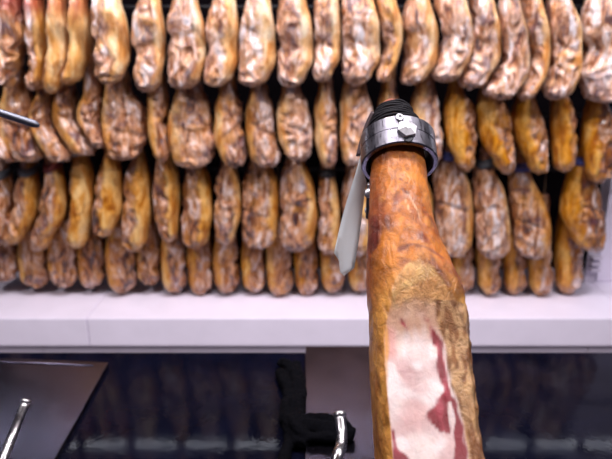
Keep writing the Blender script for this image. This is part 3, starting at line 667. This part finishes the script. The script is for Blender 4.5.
# reddish hock end and black cord wrapping
def ring_at(s, k=1.0, h=1.0, n=64):
    X, w = interp(tab, -s)
    return [P0+AX*s+XV*(X+w*k*math.cos(2*PI*j/n))+NR*(w*h*math.sin(2*PI*j/n)) for j in range(n)]
bm = bmesh.new(); ns_ = 14; rr_ = []
s_h0 = axis_s(110)[0]; s_h1 = S1+.007
for i in range(ns_+1):
    t = i/ns_; s = s_h0+(s_h1-s_h0)*t; kf = 1.06*math.sqrt(max(.0, 1-max(0, t-.25)**2*1.7))
    rr_.append([bm.verts.new(p+(p-(P0+AX*s)).normalized()*(.0015*noise.noise(p*120))) for p in ring_at(s, kf, kf)])
for a, b in zip(rr_, rr_[1:]):
    for j in range(64): bm.faces.new((a[j], a[(j+1) % 64], b[(j+1) % 64], b[j]))
bm.faces.new(rr_[-1]); bm.faces.new(list(reversed(rr_[0])))
bmesh.ops.recalc_face_normals(bm, faces=bm.faces)
part('hock_end', bm, M_skin, hero)
bm = bmesh.new(); s_a = axis_s(111)[0]; s_b = .006; turns = 11; pts = []
for i in range(turns*40+1):
    t = i/(turns*40); a = 2*PI*turns*t; s = s_a+(s_b-s_a)*t+.0008*math.sin(a*1.3+2); X, w = interp(tab, -s)
    rr = w*1.09+.0006*math.sin(i*.9)
    pts.append(P0+AX*s+XV*(X+rr*math.cos(a))+NR*(rr*math.sin(a)))
tube(bm, pts, .0021, 7)
cw = part('cord_wrap', bm, M_wrap, hero); cw['label'] = 'black cord wound around the hock above the ring'

bm = bmesh.new(); tube(bm, spline([at_y(373, 112, .835), at_y(367, 125, .832), at_y(362, 140, .828), at_y(358, 156, .82)], 6), .0048, 10, True, (1, .5))
ct = part('cord_tail', bm, plain('dark_brown_leather', (.05, .025, .03), .6), hero)
# ---------------------------------------------------------------- the ham stand
zc_top = .90
stand = thing('ham_stand', (P0.x+.02, .75, zc_top), 'steel ham stand on dark base plate holding the big sliced ham by its hock', 'stand', None)
e0 = at_z(305.5, 352, .914)
bm = bmesh.new(); box(bm, (e0.x, .30, .9005), (e0.x+.30, 1.262, .914), .0015)
pl = part('base_plate', bm, M_plate, stand, False)
# ring clamp: hollow ring around the axis
RC = P0; R1, R2 = .0492, .0425; s0r, s1r = -.025, .018
bm = bmesh.new(); n = 96
prof_r = [(s0r+.001, R2), (s0r, R2+.001), (s0r, R1-.0015), (s0r+.0015, R1), (-.0035, R1), (-.003, R1-.0008), (-.0022, R1-.0008), (-.0017, R1), (s1r-.0015, R1), (s1r, R1-.0015), (s1r, R2+.001), (s1r-.001, R2)]
rs = [[bm.verts.new(RC+AX*s+XV*(r*math.cos(2*PI*k/n))+NR*(r*math.sin(2*PI*k/n))) for k in range(n)] for (s, r) in prof_r]
for a, b in zip(rs, rs[1:]+rs[:1]):
    for k in range(n): bm.faces.new((a[k], a[(k+1) % n], b[(k+1) % n], b[k]))
bmesh.ops.recalc_face_normals(bm, faces=bm.faces)
ring = part('ring_clamp', bm, M_ring, stand)
md = ring.modifiers.new('edges', 'EDGE_SPLIT'); md.split_angle = math.radians(35)
bm = bmesh.new(); rs = [[bm.verts.new(RC+AX*s+XV*(r*math.cos(2*PI*k/n))+NR*(r*math.sin(2*PI*k/n))) for k in range(n)] for (s, r) in [(s0r+.003, R2-.0001), (s0r+.003, R2-.0025), (s1r-.003, R2-.0025), (s1r-.003, R2-.0001)]]
for a, b in zip(rs, rs[1:]):
    for k in range(n): bm.faces.new((a[k], a[(k+1) % n], b[(k+1) % n], b[k]))
bmesh.ops.recalc_face_normals(bm, faces=bm.faces)
o = part('ring_inner_shade', bm, plain('ring_shade_black', (.012, .012, .014), .6), stand, True, ring); o['label'] = 'added black sleeve that gives the inside of the ring its shade'  # added black sleeve, puts the shade inside the ring into colour
# frames for things standing on the ring surface
def on_ring(s, ang, h): # ang measured from NR towards +X
    o = XV*math.sin(ang)+NR*math.cos(ang); return RC+AX*s+o*(R1+h), o
# hexagonal clamp bolt with domed facets
p_, o_ = on_ring(-.006, .08, -.002); tx = XV*math.cos(.09)-NR*math.sin(.09); ty = AX
def prism(bm, c, axis, tx, ty, prof, n=6, rot=0):
    rs = []
    for (h, r) in prof: rs.append([bm.verts.new(c+axis*h+(tx*math.cos(2*PI*k/n+rot)+ty*math.sin(2*PI*k/n+rot))*r) for k in range(n)])
    for a, b in zip(rs, rs[1:]):
        for k in range(n): bm.faces.new((a[k], a[(k+1) % n], b[(k+1) % n], b[k]))
    bm.faces.new(rs[0][::-1]); bm.faces.new(rs[-1]); bmesh.ops.recalc_face_normals(bm, faces=bm.faces)
bm = bmesh.new(); prism(bm, p_, o_, tx, ty, [(-.002, .0128), (.004, .0132), (.006, .0125), (.010, .0035)], 6, .3)
part('clamp_bolt', bm, M_bolt, stand, False, ring)
bm = bmesh.new(); p2, o2 = on_ring(-.0195, .09, -.0015); prism(bm, p2, o2, XV, AX, [(-.001, .006), (.002, .006), (.0026, .005)], 24)
x_ = part('bolt_shade_disc', bm, M_rail, stand, False, ring); x_['label'] = 'black disc painted as the shaded hole under the clamp bolt'  # raised black disc, the hole's shade put in as colour
p3, o3 = on_ring(.0125, -.07, 0); bm = bmesh.new(); prism(bm, p3, o3, XV, AX, [(-.002, .0052), (.002, .0052), (.003, .0044), (.003, .0028), (.0012, .0026)], 24)
part('socket_screw', bm, M_bolt, stand, False, ring)
# ham gripping spike opposite and rear post behind the ham
bm = bmesh.new()
pb = P0-NR*(R1-.001); base = Vector((P0.x+.075, .97, .914))
tube(bm, spline([pb+Vector((0, 0, 0)), pb-NR*.03+Vector((.008, .0, -.02)), (pb+base)/2+Vector((.01, .02, 0)), base], 8), .011, 20)
part('rear_post', bm, M_darksteel, stand)
bm = bmesh.new(); prism(bm, base-Vector((0, 0, .0)), Vector((0, 0, 1)), XV, Vector((0, 1, 0)), [(0, .026), (.006, .026), (.009, .022), (.02, .014)], 32); part('post_foot', bm, M_darksteel, stand)
# two small bolts seen beside the shank
q1 = at_y(368.5, 194, .845); q2 = at_y(369, 211, .86)
pst = (q1+q2)/2
bm = bmesh.new(); m0 = pb-NR*.012
tube(bm, spline([m0, (m0+pst)/2+Vector((0, .012, 0)), pst+Vector((.004, .012, 0))], 6), .0055, 12)
box(bm, (pst.x-.003, pst.y+.003, q2.z-.012), (pst.x+.013, pst.y+.012, q1.z+.012), .002)
brk = part('side_bracket', bm, M_darksteel, stand)
for qq in (q1, q2):
    bm = bmesh.new(); prism(bm, qq+Vector((0, .004, 0)), Vector((0, -1, 0)), XV, Vector((0, 0, 1)), [(-.003, .0062), (.004, .0062), (.0058, .004)], 20)
    part('bracket_screw', bm, M_bolt, stand, True, brk)
# front spike post that carries the butt of the ham (below the frame)
Xb, wb = interp(tab, -(S0+.08)); fb = P0+AX*(S0+.08)+XV*Xb
bm = bmesh.new(); tube(bm, [(fb.x, fb.y+.02, .914), (fb.x, fb.y+.02, fb.z-.05)], .012, 20); prism(bm, Vector((fb.x, fb.y+.02, .914)), Vector((0, 0, 1)), XV, Vector((0, 1, 0)), [(0, .04), (.008, .04), (.012, .03)], 32)
box(bm, (fb.x-.05, fb.y-.0, fb.z-.098), (fb.x+.05, fb.y+.045, fb.z-.088), .003)
part('front_support', bm, M_darksteel, stand)
# bent chrome rod on the base plate
def rod(bm, pts, r):
    pts = spline(pts, 8); tube(bm, pts, r, 24)
tp = at_y(340, 417, .83); t1 = at_y(341.5, 432, .812); t2 = at_y(341, 446, .79); t3 = at_y(336, 462, .765)
bt = Vector((t3.x-.018, t3.y-.04, .9135))
bm = bmesh.new(); rod(bm, [tp, t1, t2, t3, bt], .0088)
cr = part('locking_rod', bm, M_chrome, stand)
dirt = (tp-t1).normalized(); ax_, ay_ = frame_for(dirt)
bm = bmesh.new(); prism(bm, tp, dirt, ax_, ay_, [(-.001, .0088), (.002, .0102), (.006, .0102), (.0078, .0088), (.0082, .005)], 28)
part('rod_cap', bm, M_chrome, stand, True, cr)

# second, empty stand at the left
stand2 = thing('ham_stand', (-.72, .8, zc_top), 'empty steel ham stand at the left edge, only base plate and rods showing', 'stand', None)
A = at_z(108.5, 362, .913); B = at_z(54, 460, .913); D = at_z(-5, 357.5, .913)
uB = (B-A).normalized(); uD = (D-A).normalized()
c1, c2, c3, c4 = A, A+uB*.62, A+uB*.62+uD*.48, A+uD*.48
bm = bmesh.new(); vt = [bm.verts.new((c.x, c.y, .913)) for c in (c1, c2, c3, c4)]; vb = [bm.verts.new((c.x, c.y, .9005)) for c in (c1, c2, c3, c4)]
bm.faces.new(vt); bm.faces.new(vb[::-1])
for k in range(4): bm.faces.new((vt[k], vb[k], vb[(k+1) % 4], vt[(k+1) % 4]))
bmesh.ops.recalc_face_normals(bm, faces=bm.faces)
bmesh.ops.bevel(bm, geom=list(bm.edges), offset=.0018, segments=2, affect='EDGES', profile=.5)
pl2 = part('base_plate', bm, M_plate, stand2, False)
bm = bmesh.new()                                   # raised rim strip along the back of the plate
i1 = A+uD*.030+uB*.018; i2 = A+uD*.45+uB*.018
tube(bm, [Vector((i1.x, i1.y, .9135)), Vector((i2.x, i2.y, .9135))], .0022, 10); part('rim_strip', bm, M_plate, stand2, True, pl2)
tp = at_y(25.5, 403, .90); t2 = at_y(14, 432, .865); t3 = at_y(3, 461, .82)
bt = t3+(t3-t2)*.9; bt.z = .913
bm = bmesh.new(); rod(bm, [tp, t2, t3, bt], .0078); cr2 = part('locking_rod', bm, M_chrome, stand2)
dirt = (tp-t2).normalized(); ax_, ay_ = frame_for(dirt)
bm = bmesh.new(); prism(bm, tp, dirt, ax_, ay_, [(-.001, .0078), (.001, .0090), (.004, .0090), (.0055, .0078)], 28); part('rod_cap', bm, M_chrome, stand2, True, cr2)
h1 = at_y(39, 125.5, .90); h0 = at_y(-2, 112, .88); hd = (h0-h1).normalized(); h2 = h1+hd*.16
bm = bmesh.new(); tube(bm, [h1-hd*.001, h1+hd*.003, h1+hd*.008, h1+hd*.055, h1+hd*.06, h2], [.0022, .0045, .0058, .0056, .0066, .007], 20); part('clamp_handle', bm, steel('blued_steel_handle', (.24, .25, .30), .5), stand2)
bm = bmesh.new(); tube(bm, [(h2.x, h2.y, .913), (h2.x, h2.y, h2.z+.03)], .012, 24); part('post', bm, M_darksteel, stand2)
bm = bmesh.new(); prism(bm, Vector((h2.x, h2.y, .9135)), Vector((0, 0, 1)), XV, Vector((0, 1, 0)), [(0, .03), (.007, .03), (.012, .018)], 32); part('post_foot', bm, M_darksteel, stand2)

# ---------------------------------------------------------------- plastic tag hanging beside the ring
outl = [(362,146),(358.5,160),(353,180),(346,205),(339,233),(334,253),(339,261),(340,272),(344,276),(354,267),(359,240),(361.5,222),(364,200),(366.5,182),(364,174),(362.5,160),(366,148)]
def tagY(py): return .803-.055*max(0, (py-146)/130)
tg = thing('plastic_tag', tuple(at_y(363, 147, tagY(147))), 'translucent white plastic tag hanging from the left side of the ring clamp', 'tag')
bm = bmesh.new()
vs = [bm.verts.new(at_y(x, y, tagY(y))) for (x, y) in outl]
f = bm.faces.new(vs); bmesh.ops.triangulate(bm, faces=[f])
bmesh.ops.subdivide_edges(bm, edges=list(bm.edges), cuts=3, use_grid_fill=True)
for v in bm.verts: v.co.y += .004*math.sin(v.co.z*38)+.003*math.sin(v.co.x*160)
r = bmesh.ops.extrude_face_region(bm, geom=list(bm.faces)); 
for v in [g for g in r['geom'] if isinstance(g, bmesh.types.BMVert)]: v.co.y += .0009
bmesh.ops.recalc_face_normals(bm, faces=bm.faces)
part('tag_sheet', bm, M_tag, tg, True)

# ---------------------------------------------------------------- black cloth over the plate edge
cl_z = .915
cloth = thing('black_cloth', tuple(at_z(292, 425, .90)), 'crumpled black cloth lying across the edge of the right base plate', 'cloth')
bm = bmesh.new()
def cp_(x, y, h): p = at_z(x, y, .90+h); return p
strands = [([(278,366,.010),(284,362,.016),(290,368,.018),(295,378,.018),(296,392,.018),(294,405,.020),(293,418,.022),(300,432,.022)], .012),
 ([(280,372,.010),(285,382,.014),(289,395,.014),(286,408,.014),(288,424,.018),(298,440,.016),(308,442,.02)], .014),
 ([(297,364,.012),(299,378,.016),(300,394,.016),(299,410,.02),(303,424,.028)], .013),
 ([(292,420,.022),(305,424,.030),(318,427,.030),(332,430,.030),(345,433,.028),(354,435,.026)], .014),
 ([(300,418,.034),(316,418,.034),(330,420,.034),(343,422,.030),(352,428,.028)], .010),
 ([(294,432,.018),(305,436,.026),(320,437,.027),(336,438,.026),(350,438,.024)], .009),
 ([(286,414,.012),(296,426,.03),(306,438,.024)], .013),
 ([(291,430,.010),(288,442,.010),(284,455,.008),(282,470,.008)], .011)]
for pts, r in strands:
    P = spline([cp_(*p) for p in pts], 5); n_ = len(P)
    tube(bm, P, [r*(.75+.25*math.sin(PI*i/(n_-1)))*(1+.18*noise.noise(p*60)) for i, p in enumerate(P)], 14, True)
ob = part('cloth_folds', bm, M_cloth, cloth)
rm = ob.modifiers.new('weld', 'REMESH'); rm.mode = 'VOXEL'; rm.voxel_size = .0022; rm.use_smooth_shade = True
tx_ = bpy.data.textures.new('folds', 'CLOUDS'); tx_.noise_scale = .022; tx_.noise_depth = 2
dm = ob.modifiers.new('crumple', 'DISPLACE'); dm.texture = tx_; dm.strength = .012; dm.mid_level = .55; dm.texture_coords = 'LOCAL'
sm_ = ob.modifiers.new('soft', 'SMOOTH'); sm_.iterations = 2

# ---------------------------------------------------------------- light
def area(name, loc, tgt, sx, sy, power, col=(1, 1, 1)):
    l = bpy.data.lights.new(name, 'AREA'); l.shape = 'RECTANGLE'; l.size = sx; l.size_y = sy; l.energy = power; l.color = col
    o = bpy.data.objects.new(name, l); C.objects.link(o); o.location = loc
    o.rotation_euler = (Vector(tgt)-Vector(loc)).to_track_quat('-Z', 'Y').to_euler(); return o
area('ceiling_lamp_middle', (.1, 1.0, 3.08), (.05, 2.3, .95), 1.6, .2, 64, (1, .94, .97))
area('ceiling_lamp_left', (-1.5, .3, 2.9), (-.5, 2.3, .9), .25, .25, 24, (1, .93, .95))
area('ceiling_lamp_right', (1.6, .3, 2.9), (.5, 2.3, .9), .25, .25, 24, (1, .94, .97))
area('ceiling_lamp_over_counter', (.6, .0, 2.9), (.12, .7, 1.2), .3, .2, 3.5, (1, .94, .92))
w = bpy.data.worlds.new('shop_ambient'); bpy.context.scene.world = w; w.use_nodes = True
bg = w.node_tree.nodes['Background']; bg.inputs[0].default_value = (.55, .48, .75, 1); bg.inputs[1].default_value = .075
vs = bpy.context.scene.view_settings
vs.view_transform = 'Standard'; vs.look = 'None'; vs.gamma = 1; vs.use_curve_mapping = False; vs.exposure = 0.18
